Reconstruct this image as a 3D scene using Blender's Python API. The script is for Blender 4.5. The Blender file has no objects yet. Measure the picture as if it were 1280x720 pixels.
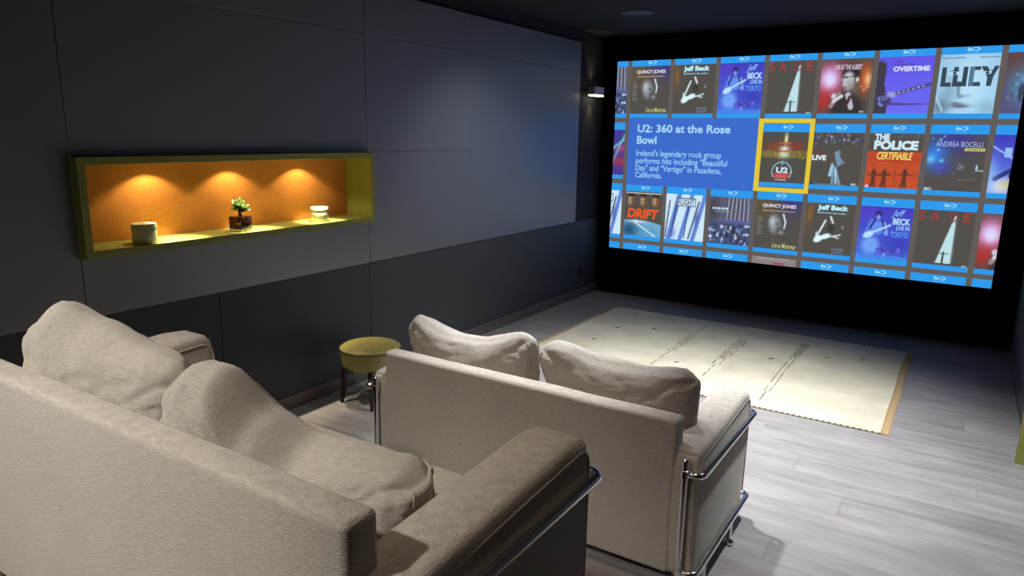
import bpy, bmesh, math, random
import numpy as np
from mathutils import Vector, Matrix, noise

S = bpy.context.scene
C = S.collection
PI = math.pi

# ------------------------------------------------------------------ camera, world, exposure, lights
F_PX, YAW, PITCH, ROLL = 879.1, 0.56897, -0.21589, 0.01746
fw = Vector((-math.sin(YAW)*math.cos(PITCH), math.cos(YAW)*math.cos(PITCH), math.sin(PITCH)))
r_ = Vector((math.cos(YAW), math.sin(YAW), 0)); u_ = r_.cross(fw)
rr = r_*math.cos(ROLL) + u_*math.sin(ROLL); uu = rr.cross(fw)
cam_d = bpy.data.cameras.new('camera'); cam = bpy.data.objects.new('camera', cam_d); C.objects.link(cam)
cam_d.sensor_width = 36; cam_d.lens = F_PX/1280*36; cam_d.clip_start = 0.05
M = Matrix((( rr.x, uu.x, -fw.x, 3.4729), (rr.y, uu.y, -fw.y, -4.9237), (rr.z, uu.z, -fw.z, 1.75), (0, 0, 0, 1)))
cam.matrix_world = M
S.camera = cam
S.view_settings.view_transform = 'Standard'; S.view_settings.look = 'None'
S.view_settings.gamma = 1; S.view_settings.exposure = 0.0; S.view_settings.use_curve_mapping = False
S.cycles.max_bounces = 8; S.cycles.diffuse_bounces = 5; S.cycles.use_denoising = True
S.cycles.sample_clamp_indirect = 4.0

W = bpy.data.worlds.new('world'); S.world = W; W.use_nodes = True
W.node_tree.nodes['Background'].inputs[0].default_value = (0.5, 0.55, 0.7, 1)
W.node_tree.nodes['Background'].inputs[1].default_value = 0.012

def spot(name, loc, target, watts, angle, blend=0.5, col=(1, 0.97, 0.92), radius=0.03):
    d = bpy.data.lights.new(name, 'SPOT'); d.energy = watts; d.spot_size = math.radians(angle); d.spot_blend = blend
    d.color = col; d.shadow_soft_size = radius
    o = bpy.data.objects.new(name, d); C.objects.link(o); o.location = loc
    o.rotation_euler = (Vector(target)-Vector(loc)).to_track_quat('-Z', 'Y').to_euler()
    return o
WARM = (1, 0.80, 0.62); COOL = (0.93, 0.96, 1.0); NEUT = (1, 0.95, 0.86)
# recessed ceiling spots: a row over the rug, one row over the seats, one row over the riser
spot('ceiling_spot', (1.95, -1.25, 2.76), (1.95, -0.85, 0), 560, 84, 0.9, COOL, 0.045)
spot('ceiling_spot', (3.25, -1.25, 2.76), (3.00, -0.95, 0), 340, 80, 0.9, COOL, 0.045)
spot('ceiling_spot', (1.15, -0.35, 2.76), (0.10, -0.05, 0.5), 60, 92, 1.0, COOL, 0.045)
spot('ceiling_spot', (1.85, -2.15, 2.76), (1.85, -2.20, 0), 330, 52, 1.0, COOL, 0.045)
spot('ceiling_spot', (1.45, -3.25, 2.76), (1.45, -3.25, 0), 24, 96, 0.9, WARM, 0.06)
spot('ceiling_spot', (2.75, -3.25, 2.76), (2.75, -3.25, 0), 28, 96, 0.9, WARM, 0.06)
spot('ceiling_spot', (1.75, -5.55, 2.76), (1.70, -4.35, 0.4), 250, 74, 0.7, NEUT, 0.06)
spot('ceiling_spot', (0.9, -5.65, 2.76), (1.25, -4.35, 0.4), 90, 66, 0.8, NEUT, 0.06)

# ------------------------------------------------------------------ materials
def mat(name, col=(0.5, 0.5, 0.5), rough=0.6, metal=0.0, emit=None, es=1.0, spec=None, sheen=0):
    m = bpy.data.materials.new(name); m.use_nodes = True
    b = m.node_tree.nodes['Principled BSDF']
    b.inputs['Base Color'].default_value = (*col, 1); b.inputs['Roughness'].default_value = rough
    b.inputs['Metallic'].default_value = metal
    if spec is not None: b.inputs['Specular IOR Level'].default_value = spec
    if emit: b.inputs['Emission Color'].default_value = (*emit, 1); b.inputs['Emission Strength'].default_value = es
    if sheen: b.inputs['Sheen Weight'].default_value = sheen
    return m
def nd(m, t, **kw):
    n = m.node_tree.nodes.new(t)
    for k, v in kw.items(): setattr(n, k, v)
    return n
def lk(m, a, b): m.node_tree.links.new(a, b)
def bs(m): return m.node_tree.nodes['Principled BSDF']

def textured(name, c1, c2, scale=(1, 1, 1), nscale=20, detail=6, rough=0.7, bump=0.3, bdist=0.002, per_obj=0.0, metal=0, sheen=0, big=0.0, spec=None, fine=None, rnd=1.0):
    """two-tone noise colour with a bump, in object space; per_obj varies value and offset between pieces"""
    m = mat(name, c1, rough, metal, sheen=sheen, spec=spec)
    tc = nd(m, 'ShaderNodeTexCoord'); mp = nd(m, 'ShaderNodeMapping'); mp.inputs['Scale'].default_value = scale
    oi = nd(m, 'ShaderNodeObjectInfo')
    vm = nd(m, 'ShaderNodeVectorMath', operation='MULTIPLY_ADD')
    cm = nd(m, 'ShaderNodeCombineXYZ')
    for i in range(3): lk(m, oi.outputs['Random'], cm.inputs[i])
    lk(m, cm.outputs[0], vm.inputs[0]); vm.inputs[1].default_value = (17.3*rnd, 31.7*rnd, 11.1*rnd); lk(m, tc.outputs['Object'], vm.inputs[2])
    lk(m, vm.outputs[0], mp.inputs[0])
    n1 = nd(m, 'ShaderNodeTexNoise'); n1.inputs['Scale'].default_value = nscale; n1.inputs['Detail'].default_value = detail
    lk(m, mp.outputs[0], n1.inputs['Vector'])
    cr = nd(m, 'ShaderNodeValToRGB'); cr.color_ramp.elements[0].position = 0.3; cr.color_ramp.elements[1].position = 0.7
    cr.color_ramp.elements[0].color = (*c1, 1); cr.color_ramp.elements[1].color = (*c2, 1)
    lk(m, n1.outputs[0], cr.inputs[0])
    out = cr.outputs[0]
    if per_obj or big:
        hs = nd(m, 'ShaderNodeHueSaturation'); lk(m, out, hs.inputs['Color'])
        mr = nd(m, 'ShaderNodeMapRange'); mr.inputs['To Min'].default_value = 1-per_obj; mr.inputs['To Max'].default_value = 1+per_obj
        lk(m, oi.outputs['Random'], mr.inputs['Value'])
        if big:
            n2 = nd(m, 'ShaderNodeTexNoise'); n2.inputs['Scale'].default_value = 3.0; lk(m, vm.outputs[0], n2.inputs['Vector'])
            m2 = nd(m, 'ShaderNodeMapRange'); m2.inputs['From Min'].default_value = 0.3; m2.inputs['From Max'].default_value = 0.7
            m2.inputs['To Min'].default_value = 1-big; m2.inputs['To Max'].default_value = 1+big; lk(m, n2.outputs[0], m2.inputs['Value'])
            mu = nd(m, 'ShaderNodeMath', operation='MULTIPLY'); lk(m, mr.outputs[0], mu.inputs[0]); lk(m, m2.outputs[0], mu.inputs[1])
            lk(m, mu.outputs[0], hs.inputs['Value'])
        else: lk(m, mr.outputs[0], hs.inputs['Value'])
        out = hs.outputs[0]
    lk(m, out, bs(m).inputs['Base Color'])
    if bump:
        bp = nd(m, 'ShaderNodeBump'); bp.inputs['Strength'].default_value = bump; bp.inputs['Distance'].default_value = bdist
        src = n1.outputs[0]
        if fine:
            mp2 = nd(m, 'ShaderNodeMapping'); mp2.inputs['Scale'].default_value = fine; lk(m, vm.outputs[0], mp2.inputs[0])
            n3 = nd(m, 'ShaderNodeTexNoise'); n3.inputs['Scale'].default_value = 1.0; n3.inputs['Detail'].default_value = 3; lk(m, mp2.outputs[0], n3.inputs['Vector'])
            ad = nd(m, 'ShaderNodeMath', operation='ADD'); wk = nd(m, 'ShaderNodeMath', operation='MULTIPLY'); wk.inputs[1].default_value = 0.45; lk(m, n1.outputs[0], wk.inputs[0]); lk(m, wk.outputs[0], ad.inputs[0]); lk(m, n3.outputs[0], ad.inputs[1]); src = ad.outputs[0]
        lk(m, src, bp.inputs['Height']); lk(m, bp.outputs[0], bs(m).inputs['Normal'])
    return m

M_PLANK = textured('grey_oak', (0.245, 0.223, 0.213), (0.355, 0.330, 0.320), (1.0, 11, 8), 1.8, 8, 0.40, 0.12, 0.001, per_obj=0.07, big=0.10)
M_SUBF = mat('dark_joint', (0.12, 0.10, 0.09), 0.9)
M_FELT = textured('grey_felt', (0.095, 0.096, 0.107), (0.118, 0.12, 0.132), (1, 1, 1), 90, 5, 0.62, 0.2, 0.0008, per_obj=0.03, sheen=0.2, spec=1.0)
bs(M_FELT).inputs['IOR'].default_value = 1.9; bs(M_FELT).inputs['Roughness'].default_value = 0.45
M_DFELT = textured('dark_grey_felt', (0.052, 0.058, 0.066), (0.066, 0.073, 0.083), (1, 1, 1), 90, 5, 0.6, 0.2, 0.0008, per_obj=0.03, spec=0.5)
M_WALL = textured('dark_paint', (0.018, 0.019, 0.023), (0.022, 0.023, 0.028), (1, 1, 1), 30, 3, 0.85, 0.1, 0.001)
M_RWALL = textured('grey_paint', (0.10, 0.105, 0.12), (0.12, 0.125, 0.14), (1, 1, 1), 30, 3, 0.85, 0.1, 0.001)
M_BWALL = textured('light_paint', (0.1, 0.095, 0.09), (0.12, 0.11, 0.10), (1, 1, 1), 30, 3, 0.85, 0.1, 0.001)
M_CEIL = textured('dark_ceiling', (0.010, 0.010, 0.0115), (0.013, 0.013, 0.015), (1, 1, 1), 30, 3, 0.85, 0.1, 0.001)
M_VELVET = mat('black_velvet', (0.002, 0.002, 0.002), 1.0, spec=0.0)
M_GREEN = textured('green_lacquer', (0.28, 0.295, 0.06), (0.325, 0.335, 0.075), (3, 1, 3), 18, 5, 0.38, 0.1, 0.0006)
M_ORANGE = textured('orange_felt', (0.50, 0.17, 0.02), (0.66, 0.25, 0.035), (1, 1, 1), 120, 6, 0.95, 0.4, 0.001)
M_BASEB = textured('baseboard_wood', (0.12, 0.10, 0.09), (0.19, 0.165, 0.15), (8, 1, 8), 2.2, 6, 0.5, 0.2, 0.001)
M_FAB = textured('beige_chenille', (0.375, 0.335, 0.285), (0.51, 0.463, 0.40), (8, 8, 55), 5, 6, 0.92, 0.8, 0.0035, sheen=0.25, big=0.05, fine=(150, 150, 520))
M_FABX = textured('beige_chenille_cushion', (0.385, 0.345, 0.295), (0.52, 0.475, 0.415), (8, 55, 55), 5, 6, 0.92, 0.8, 0.0035, sheen=0.25, big=0.05, fine=(150, 520, 520))
M_SEAM = mat('beige_piping', (0.42, 0.375, 0.32), 0.9)
M_SEAMD = mat('seam_thread', (0.20, 0.165, 0.13), 0.9)
M_CHROME = mat('chrome', (0.86, 0.86, 0.87), 0.14, 1.0)
M_YLEATH = textured('olive_yellow_leather', (0.30, 0.255, 0.075), (0.35, 0.30, 0.095), (1, 1, 1), 35, 4, 0.42, 0.15, 0.0008)
M_DWOOD = mat('dark_wood', (0.02, 0.014, 0.01), 0.35)
M_CERAM = mat('ivory_ceramic', (0.62, 0.63, 0.38), 0.25)
M_BROWNG = mat('dark_brown_glass', (0.03, 0.008, 0.005), 0.08)
M_SILV = mat('pebbles', (0.55, 0.5, 0.42), 0.5)
M_LEAF = textured('pale_green_leaf', (0.42, 0.62, 0.14), (0.80, 0.88, 0.55), (1, 1, 1), 25, 3, 0.45, 0.1, 0.001)
M_STEM = mat('brown_stem', (0.08, 0.05, 0.03), 0.7)
M_RUG = textured('cream_wool', (0.58, 0.53, 0.39), (0.70, 0.65, 0.50), (1, 1, 1), 4, 8, 0.98, 0.5, 0.003, big=0.06, fine=(40, 200, 40))
M_FRINGE = textured('orange_fringe', (0.42, 0.28, 0.13), (0.54, 0.38, 0.20), (1, 60, 1), 6, 3, 0.95, 0.6, 0.003)
M_THREAD = mat('dark_thread', (0.16, 0.14, 0.09), 0.95)
M_THREAD2 = mat('blue_thread', (0.12, 0.16, 0.17), 0.95)
M_THREAD3 = mat('rust_thread', (0.40, 0.30, 0.16), 0.95)
M_BLACKP = mat('black_plastic', (0.012, 0.012, 0.013), 0.35)
M_GREYP = mat('grey_plastic', (0.10, 0.10, 0.11), 0.4)
M_ALU = mat('brushed_aluminium', (0.45, 0.46, 0.5), 0.35, 0.8)
M_LAMP = mat('lamp_glass', (1, 0.9, 0.7), 0.4, emit=(1, 0.86, 0.62), es=6)
M_LED = mat('spot_lens', (1, 0.9, 0.7), 0.4, emit=(1, 0.8, 0.5), es=8)
M_CFIT = mat('ceiling_fitting_grey', (0.05, 0.055, 0.075), 0.5)

# ------------------------------------------------------------------ helpers
def link(name, me, m=None, parent=None, kind=None, loc=None):
    o = bpy.data.objects.new(name, me); C.objects.link(o)
    if m is not None and len(me.materials) == 0: me.materials.append(m)
    if parent is not None: o.parent = parent
    if kind: o['kind'] = kind
    if loc is not None: o.location = loc
    return o
def obj(name, bm, m, parent=None, kind=None, loc=None, smooth=False, sharp=None):
    me = bpy.data.meshes.new(name)
    if smooth:
        for f in bm.faces: f.smooth = True
    bm.to_mesh(me); bm.free()
    if smooth and sharp is not None:
        me.set_sharp_from_angle(angle=math.radians(sharp))
    return link(name, me, m, parent, kind, loc)
def tag(o, label, cat, group=None):
    o['label'] = label; o['category'] = cat
    if group: o['group'] = group
    return o
def thing(name, label, cat, loc=(0, 0, 0), rotz=0, group=None):
    o = bpy.data.objects.new(name, None); C.objects.link(o); o.location = loc; o.rotation_euler = (0, 0, rotz)
    o.empty_display_size = 0.1
    return tag(o, label, cat, group)
def bx(bm, x0, x1, y0, y1, z0, z1, bev=0.0, seg=2):
    r = bmesh.ops.create_cube(bm, size=1)
    for v in r['verts']:
        v.co = Vector((x0+(v.co.x+.5)*(x1-x0), y0+(v.co.y+.5)*(y1-y0), z0+(v.co.z+.5)*(z1-z0)))
    if bev:
        es = list({e for v in r['verts'] for e in v.link_edges})
        bmesh.ops.bevel(bm, geom=es, offset=bev, segments=seg, affect='EDGES', profile=0.5)
    return bm
def box(name, x0, x1, y0, y1, z0, z1, m, parent=None, kind=None, bev=0.0, seg=2, smooth=None):
    """box as an object whose origin is its own centre, so that textures differ between pieces"""
    cx, cy, cz = (x0+x1)/2, (y0+y1)/2, (z0+z1)/2
    bm = bx(bmesh.new(), x0-cx, x1-cx, y0-cy, y1-cy, z0-cz, z1-cz, bev, seg)
    return obj(name, bm, m, parent, kind, (cx, cy, cz), smooth=bool(bev) if smooth is None else smooth, sharp=40)
def tube(bm, pts, r, seg=12, closed=False, caps=True):
    pts = [Vector(p) for p in pts]; n = len(pts); rings = []
    up = None
    for i, p in enumerate(pts):
        if closed: t = (pts[(i+1) % n]-pts[i-1]).normalized()
        else: t = (pts[min(i+1, n-1)]-pts[max(i-1, 0)]).normalized()
        if up is None:
            up = Vector((0, 0, 1)) if abs(t.z) < 0.9 else Vector((1, 0, 0))
        a = t.cross(up)
        if a.length < 1e-5: a = t.cross(Vector((0, 1, 0)))
        a.normalize(); b = a.cross(t).normalized(); up = b
        rad = r[i] if isinstance(r, (list, tuple)) else r
        rings.append([bm.verts.new(p+a*math.cos(2*PI*k/seg)*rad+b*math.sin(2*PI*k/seg)*rad) for k in range(seg)])
    for i in range(n if closed else n-1):
        A, B = rings[i], rings[(i+1) % n]
        for k in range(seg):
            bm.faces.new((A[k], A[(k+1) % seg], B[(k+1) % seg], B[k]))
    if caps and not closed:
        bm.faces.new(rings[0][::-1]); bm.faces.new(rings[-1])
    bmesh.ops.recalc_face_normals(bm, faces=bm.faces)
    return bm
def lathe(bm, prof, seg=32, c=(0, 0, 0), sx=1.0, sy=1.0):
    rings = []
    for r, z in prof:
        if r < 1e-6: rings.append([bm.verts.new((c[0], c[1], c[2]+z))])
        else: rings.append([bm.verts.new((c[0]+sx*r*math.cos(2*PI*k/seg), c[1]+sy*r*math.sin(2*PI*k/seg), c[2]+z)) for k in range(seg)])
    for A, B in zip(rings, rings[1:]):
        for k in range(seg):
            k2 = (k+1) % seg
            if len(A) == 1 and len(B) > 1: bm.faces.new((A[0], B[k2], B[k]))
            elif len(B) == 1 and len(A) > 1: bm.faces.new((A[k], A[k2], B[0]))
            elif len(A) > 1: bm.faces.new((A[k], A[k2], B[k2], B[k]))
    bmesh.ops.recalc_face_normals(bm, faces=bm.faces)
    return bm
def arc(pts_corner, rad, n=6):
    """polyline with rounded corners"""
    P = [Vector(p) for p in pts_corner]; out = [P[0]]
    for i in range(1, len(P)-1):
        a = (P[i-1]-P[i]).normalized(); b = (P[i+1]-P[i]).normalized()
        p0 = P[i]+a*rad; p2 = P[i]+b*rad
        for k in range(n+1):
            t = k/n; out.append(p0*(1-t)**2 + P[i]*2*t*(1-t) + p2*t**2)
    out.append(P[-1]); return out

# ------------------------------------------------------------------ room shell
RW, Y0, Y1, H = 3.96, -6.6, 2.289, 2.78
RISER_Y, RISER_Z = -3.34, 0.40
# floor: a slab with single grey oak planks laid across the room
fl = obj('floor', bx(bmesh.new(), -0.02, RW+0.02, Y0, Y1, -0.06, -0.004), M_SUBF, kind='structure')
rng = random.Random(5)
PW = 0.19; y = Y1
row = 0
plank_cache = {}
def plank(xa, xb, ya, yb, z0, parent):
    L, Wd = round(xb-xa, 3), round(yb-ya, 3)
    key = (L, Wd)
    if key not in plank_cache:
        bm = bx(bmesh.new(), -L/2+.0003, L/2-.0003, -Wd/2+.0003, Wd/2-.0003, -0.012, 0, 0)
        top = [e for e in bm.edges if all(v.co.z > -0.001 for v in e.verts)]
        bmesh.ops.bevel(bm, geom=top, offset=0.0007, segments=1, affect='EDGES')
        me = bpy.data.meshes.new('floor_plank'); bm.to_mesh(me); bm.free(); plank_cache[key] = me
    link('floor_plank', plank_cache[key], M_PLANK, parent, loc=((xa+xb)/2, (ya+yb)/2, z0))
def lay(yfrom, yto, z0, parent, offs):
    y = yfrom; k = 0
    while y > yto+0.01:
        yb = y; ya = max(y-PW, yto)
        x = 0.0; first = 0.35+((k*0.61+offs) % 1.0)*1.25
        while x < RW-0.001:
            xb = min(x+(first if x == 0 else 1.6), RW)
            if RW-xb < 0.2: xb = RW
            plank(x, xb, ya, yb, z0, parent); x = xb
        y -= PW; k += 1
lay(Y1, RISER_Y, 0.0, fl, 0.37)
# the riser under the rear sofa
riser = obj('floor_riser', bx(bmesh.new(), 0, RW, Y0, RISER_Y, 0.0, RISER_Z-0.012), M_WALL, kind='structure')
lay(RISER_Y, -5.05, RISER_Z, riser, 0.1)
# ceiling and walls
obj('ceiling', bx(bmesh.new(), -0.2, RW+0.2, Y0-.1, Y1+.1, H, H+0.08), M_CEIL, kind='structure')
obj('wall_front', bx(bmesh.new(), -0.2, RW+0.2, Y1, Y1+0.1, 0, H), M_VELVET, kind='structure')
obj('wall_right', bx(bmesh.new(), RW, RW+0.12, Y0, Y1, 0, H), M_RWALL, kind='structure')
obj('wall_back', bx(bmesh.new(), -0.2, RW+0.2, Y0-0.1, Y0, 0, H), M_BWALL, kind='structure')
# left wall with the opening of the niche
NY0, NY1, NZ0, NZ1 = -3.245, -1.398, 1.178, 1.577
wl = bmesh.new()
e_ = 0.037
for a in ((Y0, NY0-e_, 0, H), (NY1+e_, Y1, 0, H), (NY0-e_, NY1+e_, 0, NZ0-e_), (NY0-e_, NY1+e_, NZ1+e_, H)):
    bx(wl, -0.22, -0.012, a[0], a[1], a[2], a[3])
bx(wl, -0.22, -0.19, NY0-.05, NY1+.05, NZ0-.05, NZ1+.05)
WL = obj('wall_left', wl, M_WALL, kind='structure')
ZL, ZM, ZU, ZT = 0.8475, 1.612, 2.375, 2.665
YA, YB, YC, YP = -3.276, -1.364, -0.182, 1.718
g = 0.0028
def panel(y0, y1, z0, z1, m, x=0.0):
    return box('wall_panel', -0.012, x, y0+g/2, y1-g/2, z0+g/2, z1-g/2, m, WL, bev=0.0015, seg=1)
UP = 0.010
fo = NY0-0.03; fe = NY1+0.03
panel(YA, YB, ZU, ZT, M_FELT, UP); panel(YA, YB, ZM, ZU, M_FELT, UP); panel(YA, YB, ZL, 1.146, M_FELT, UP)
panel(YB, YC, ZU, ZT, M_FELT, UP); panel(YB, YC, ZM, ZU, M_FELT, UP); panel(YB, YC, ZL, ZM, M_FELT, UP)
panel(YC, YP, ZU, ZT, M_FELT, UP); panel(YC, YP, ZL, ZU, M_FELT, UP)
panel(-5.2, YA, ZL, ZU+0.0, M_FELT, UP); panel(-5.2, YA, ZU, ZT, M_FELT, UP)
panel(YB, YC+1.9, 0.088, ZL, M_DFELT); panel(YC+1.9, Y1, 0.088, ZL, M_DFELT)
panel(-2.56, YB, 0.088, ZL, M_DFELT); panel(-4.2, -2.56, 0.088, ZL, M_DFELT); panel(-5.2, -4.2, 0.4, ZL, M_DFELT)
obj('baseboard_left', bx(bmesh.new(), -0.012, 0.014, RISER_Y, Y1, 0, 0.088, 0.002, 1), M_BASEB, kind='structure')
obj('baseboard_right', bx(bmesh.new(), RW-0.014, RW+0.01, -0.28, Y1, 0, 0.088, 0.002, 1), M_BASEB, kind='structure')

# ------------------------------------------------------------------ display niche
XF, XB = 0.075, -0.165
nt = thing('display_niche', 'long lime-green framed niche with orange felt back, set in the grey felt wall', 'niche', (0, (NY0+NY1)/2, NZ0))
def nch(name, x0, x1, y0, y1, z0, z1, m, **k):
    o = box(name, x0, x1, y0, y1, z0, z1, m, nt, **k); o.location = Vector(o.location)-Vector(nt.location); return o
T = 0.036
nch('bottom_board', XB, XF, NY0-T, NY1+T*.9, NZ0-T, NZ0, M_GREEN, bev=0.0015, seg=1)
nch('top_board', XB, XF, NY0-T, NY1+T*.9, NZ1, NZ1+T, M_GREEN, bev=0.0015, seg=1)
nch('side_board', XB, XF, NY0-T, NY0, NZ0, NZ1, M_GREEN, bev=0.0015, seg=1)
nch('side_board', XB, XF, NY1, NY1+T*.9, NZ0, NZ1, M_GREEN, bev=0.0015, seg=1)
nch('back_panel', XB-0.015, XB+0.001, NY0, NY1, NZ0, NZ1, M_ORANGE)
for yy in (-2.83, -2.34, -1.83):
    bm = lathe(bmesh.new(), [(0.0, -0.003), (0.020, -0.003), (0.020, -0.006), (0.027, -0.006), (0.028, 0), (0.0, 0)], 20)
    o = obj('recessed_spot', bm, M_ALU, nt, smooth=True, sharp=30); o.location = Vector((-0.06, yy, NZ1))-Vector(nt.location)
    l = lathe(bmesh.new(), [(0.0, -0.0045), (0.018, -0.0045), (0.018, -0.003), (0, -0.003)], 16)
    obj('lens', l, M_LED, o)
    spot('niche_spot', (-0.055, yy, NZ1-0.010), (-0.065, yy, NZ0), 4.6, 124, 0.35, (1, 0.83, 0.55), 0.006)
    spot('niche_beam', (0.050, yy-.01, NZ1-0.008), (0.005, yy+.04, NZ0), 80, 54, 1.0, (1, 0.88, 0.66), 0.006)

def lidded_pot(y, x, label, r=0.058, h=0.098):
    t = thing('lidded_jar', label, 'jar', (x, y, NZ0+0.0005), 0, 'ivory jars in the niche')
    obj('body', lathe(bmesh.new(), [(0, 0), (r*.96, 0), (r, .004), (r, h*.74), (r*.985, h*.76), (0, h*.76)], 40), M_CERAM, t, smooth=True, sharp=35)
    obj('lid', lathe(bmesh.new(), [(0, h*.765), (r*1.0, h*.77), (r*1.03, h*.78), (r*1.03, h*.95), (r*.99, h), (r*.9, h*1.0), (r*.86, h*.985), (0, h*.985)], 40), M_CERAM, t, smooth=True, sharp=35)
    return t
lidded_pot(-2.955, 0.0, 'short round ivory lidded jar at the left end of the green niche')
lidded_pot(-1.795, -0.005, 'short round ivory lidded jar near the right end of the green niche', 0.055, 0.092)
# small plant in a dark cube
pt = thing('potted_plant', 'small pale-green leafy plant in a dark brown glass cube in the niche', 'plant', (-0.005, -2.385, NZ0+0.0005), math.radians(12))
a = 0.043
bm = bx(bmesh.new(), -a, a, -a, a, 0, 0.016, 0.002, 1); obj('pebble_base', bm, M_SILV, pt)
bm = bx(bmesh.new(), -a-.001, a+.001, -a-.001, a+.001, 0.014, 0.085, 0.003, 2); obj('glass_cube', bm, M_BROWNG, pt, smooth=True, sharp=40)
obj('stem', tube(bmesh.new(), [(0, 0, .084), (-.004, .002, .105), (-.006, 0, .135)], [.009, .008, .006], 8), M_STEM, pt, smooth=True)
rg = random.Random(3)
def leaf_mesh():
    bm = bmesh.new(); n = 6; L = 1.0; vs = []
    for i in range(n+1):
        t = i/n; w = 0.42*math.sin(PI*min(1, t*0.9+0.08))**0.8*(1-0.25*t); z = 0.30*t*t
        vs.append([bm.verts.new((t*L, s*w, z+abs(s)*0.10*w)) for s in (-1, 0, 1)])
    for A, B in zip(vs, vs[1:]):
        for k in range(2): bm.faces.new((A[k], A[k+1], B[k+1], B[k]))
    bmesh.ops.solidify(bm, geom=bm.faces[:], thickness=0.05)
    for f in bm.faces: f.smooth = True
    me = bpy.data.meshes.new('leaf'); bm.to_mesh(me); bm.free(); me.materials.append(M_LEAF); return me
LM = leaf_mesh()
for i in range(64):
    base = Vector((-.006, 0, .128)) if i < 48 else Vector((0.006, 0.012, .112))
    az = rg.uniform(0, 2*PI); el = rg.uniform(-0.2, 1.4) if i < 48 else rg.uniform(-.3, .6)
    if i >= 48: az = rg.uniform(-.6, 1.8)
    o = link('leaf', LM, None, pt); s = rg.uniform(.038, .060)*(1 if i < 48 else .8)
    o.location = base+Vector((rg.uniform(-.006, .006), rg.uniform(-.006, .006), rg.uniform(-.006, .012)))
    o.rotation_euler = (rg.uniform(-.5, .5), -el, az); o.scale = (s, s, s)

# ------------------------------------------------------------------ sofas
def rounded_block(x0, x1, y0, y1, z0, z1, r, nx=2, ny=2, nz=2, puff=(0, 0, 0), seg=5):
    """block with large rounded edges; puff = crown added along each axis"""
    bm = bmesh.new(); bx(bm, x0, x1, y0, y1, z0, z1, r, seg)
    c = Vector(((x0+x1)/2, (y0+y1)/2, (z0+z1)/2)); h = Vector(((x1-x0)/2, (y1-y0)/2, (z1-z0)/2))
    for _ in range(3):
        es = [e for e in bm.edges if e.calc_length() > 0.09]
        if not es: break
        bmesh.ops.subdivide_edges(bm, edges=es, cuts=1, use_grid_fill=True)
    for v in bm.verts:
        d = [(v.co[i]-c[i])/h[i] for i in range(3)]
        for i in range(3):
            if puff[i]:
                j, k = [q for q in range(3) if q != i]
                v.co[i] += math.copysign(1, d[i])*puff[i]*max(0, 1-d[j]**2)*max(0, 1-d[k]**2)*(abs(d[i])**3)
    return bm

def interp(P, a):
    for (a0, v0), (a1, v1) in zip(P, P[1:]):
        if a <= a1:
            t = (a-a0)/(a1-a0); t = max(0, min(1, t)); t = t*t*(3-2*t)*.6+t*.4
            return v0+(v1-v0)*t
    return P[-1][1]
def pillow_map(w, h, t, gus, bulge, seed, sag, twist, top):
    cr = 0.5 if seed < 3 else 1.0       # the front pair is smoother
    """returns f(a, b, c) -> point; a across, b up, c through, each -1..1"""
    off = Vector((seed*7.31, seed*3.17, seed*1.93))
    def f(a, b, c):
        # rounded outline with slightly pulled-in edges and pronounced corners
        e = 8.0
        k = (abs(a)**e+abs(b)**e)**(1/e) if (a or b) else 0
        m = max(abs(a), abs(b))
        s = m/k if k > 1e-6 else 1
        x = a*s*w/2*(1-0.035*(1-b*b)*abs(a)); z = b*s*h/2*(1-0.03*(1-a*a)*abs(b))
        prof = (max(0, 1-abs(a)**2.6)**0.55)*(max(0, 1-abs(b)**2.6)**0.55)
        y = c*(gus/2+bulge*prof)
        # soft creases: stretched noise, stronger towards the rim
        p = Vector((x, y, z))
        rim = 0.35+0.65*max(abs(a), abs(b))**3
        n1 = noise.noise(Vector((x*5, z*9, c*2))+off)*0.009
        n2 = (noise.noise(Vector((x*14+z*6, z*24, c*1.3+x*3))+off*1.7)*0.013+noise.noise(Vector((x*30-z*12, z*48, c*2))+off*2.3)*0.007)*rim
        q = noise.noise(Vector((x*7+z*3, z*15-x*2, c*1.1))+off*3.1)
        n2 -= 0.011*max(0, 1-abs(q)*5)**2*rim
        # gathers radiating from the gusset seams
        g1 = (abs(math.sin(z*46+noise.noise(Vector((z*8, x*3, seed)))*5))-.5)*0.007*max(0, abs(a)-.72)/.28*(1 if abs(c) > .3 else .4)
        y += (n1+n2*cr+g1*(1.6-.6*cr))*(1 if c >= 0 else -1)*(0.4+0.6*abs(c))
        x += noise.noise(Vector((z*7, y*6, 3.1))+off)*0.014*abs(a)**4
        z += noise.noise(Vector((x*6, y*6, 8.7))+off)*0.016*abs(b)**4
        z += interp(top, a)*(b*.5+.5)**1.6
        x *= 1-0.055*(1-b)
        tp = 1-0.30*max(0, b)-0.10*max(0, a)*max(0, b)      # thinner towards the top edge
        y *= tp
        z -= 0.012*(c*c)*max(0, b)**8; y *= 1-0.08*max(0, b)**9    # rounded crown
        x -= 0.022*(c*c)*math.copysign(abs(a)**7, a)
        y += twist*a*b*0.03 + sag*(1-a*a)*(b+1)*.5
        return Vector((x, y, z))
    return f
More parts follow.
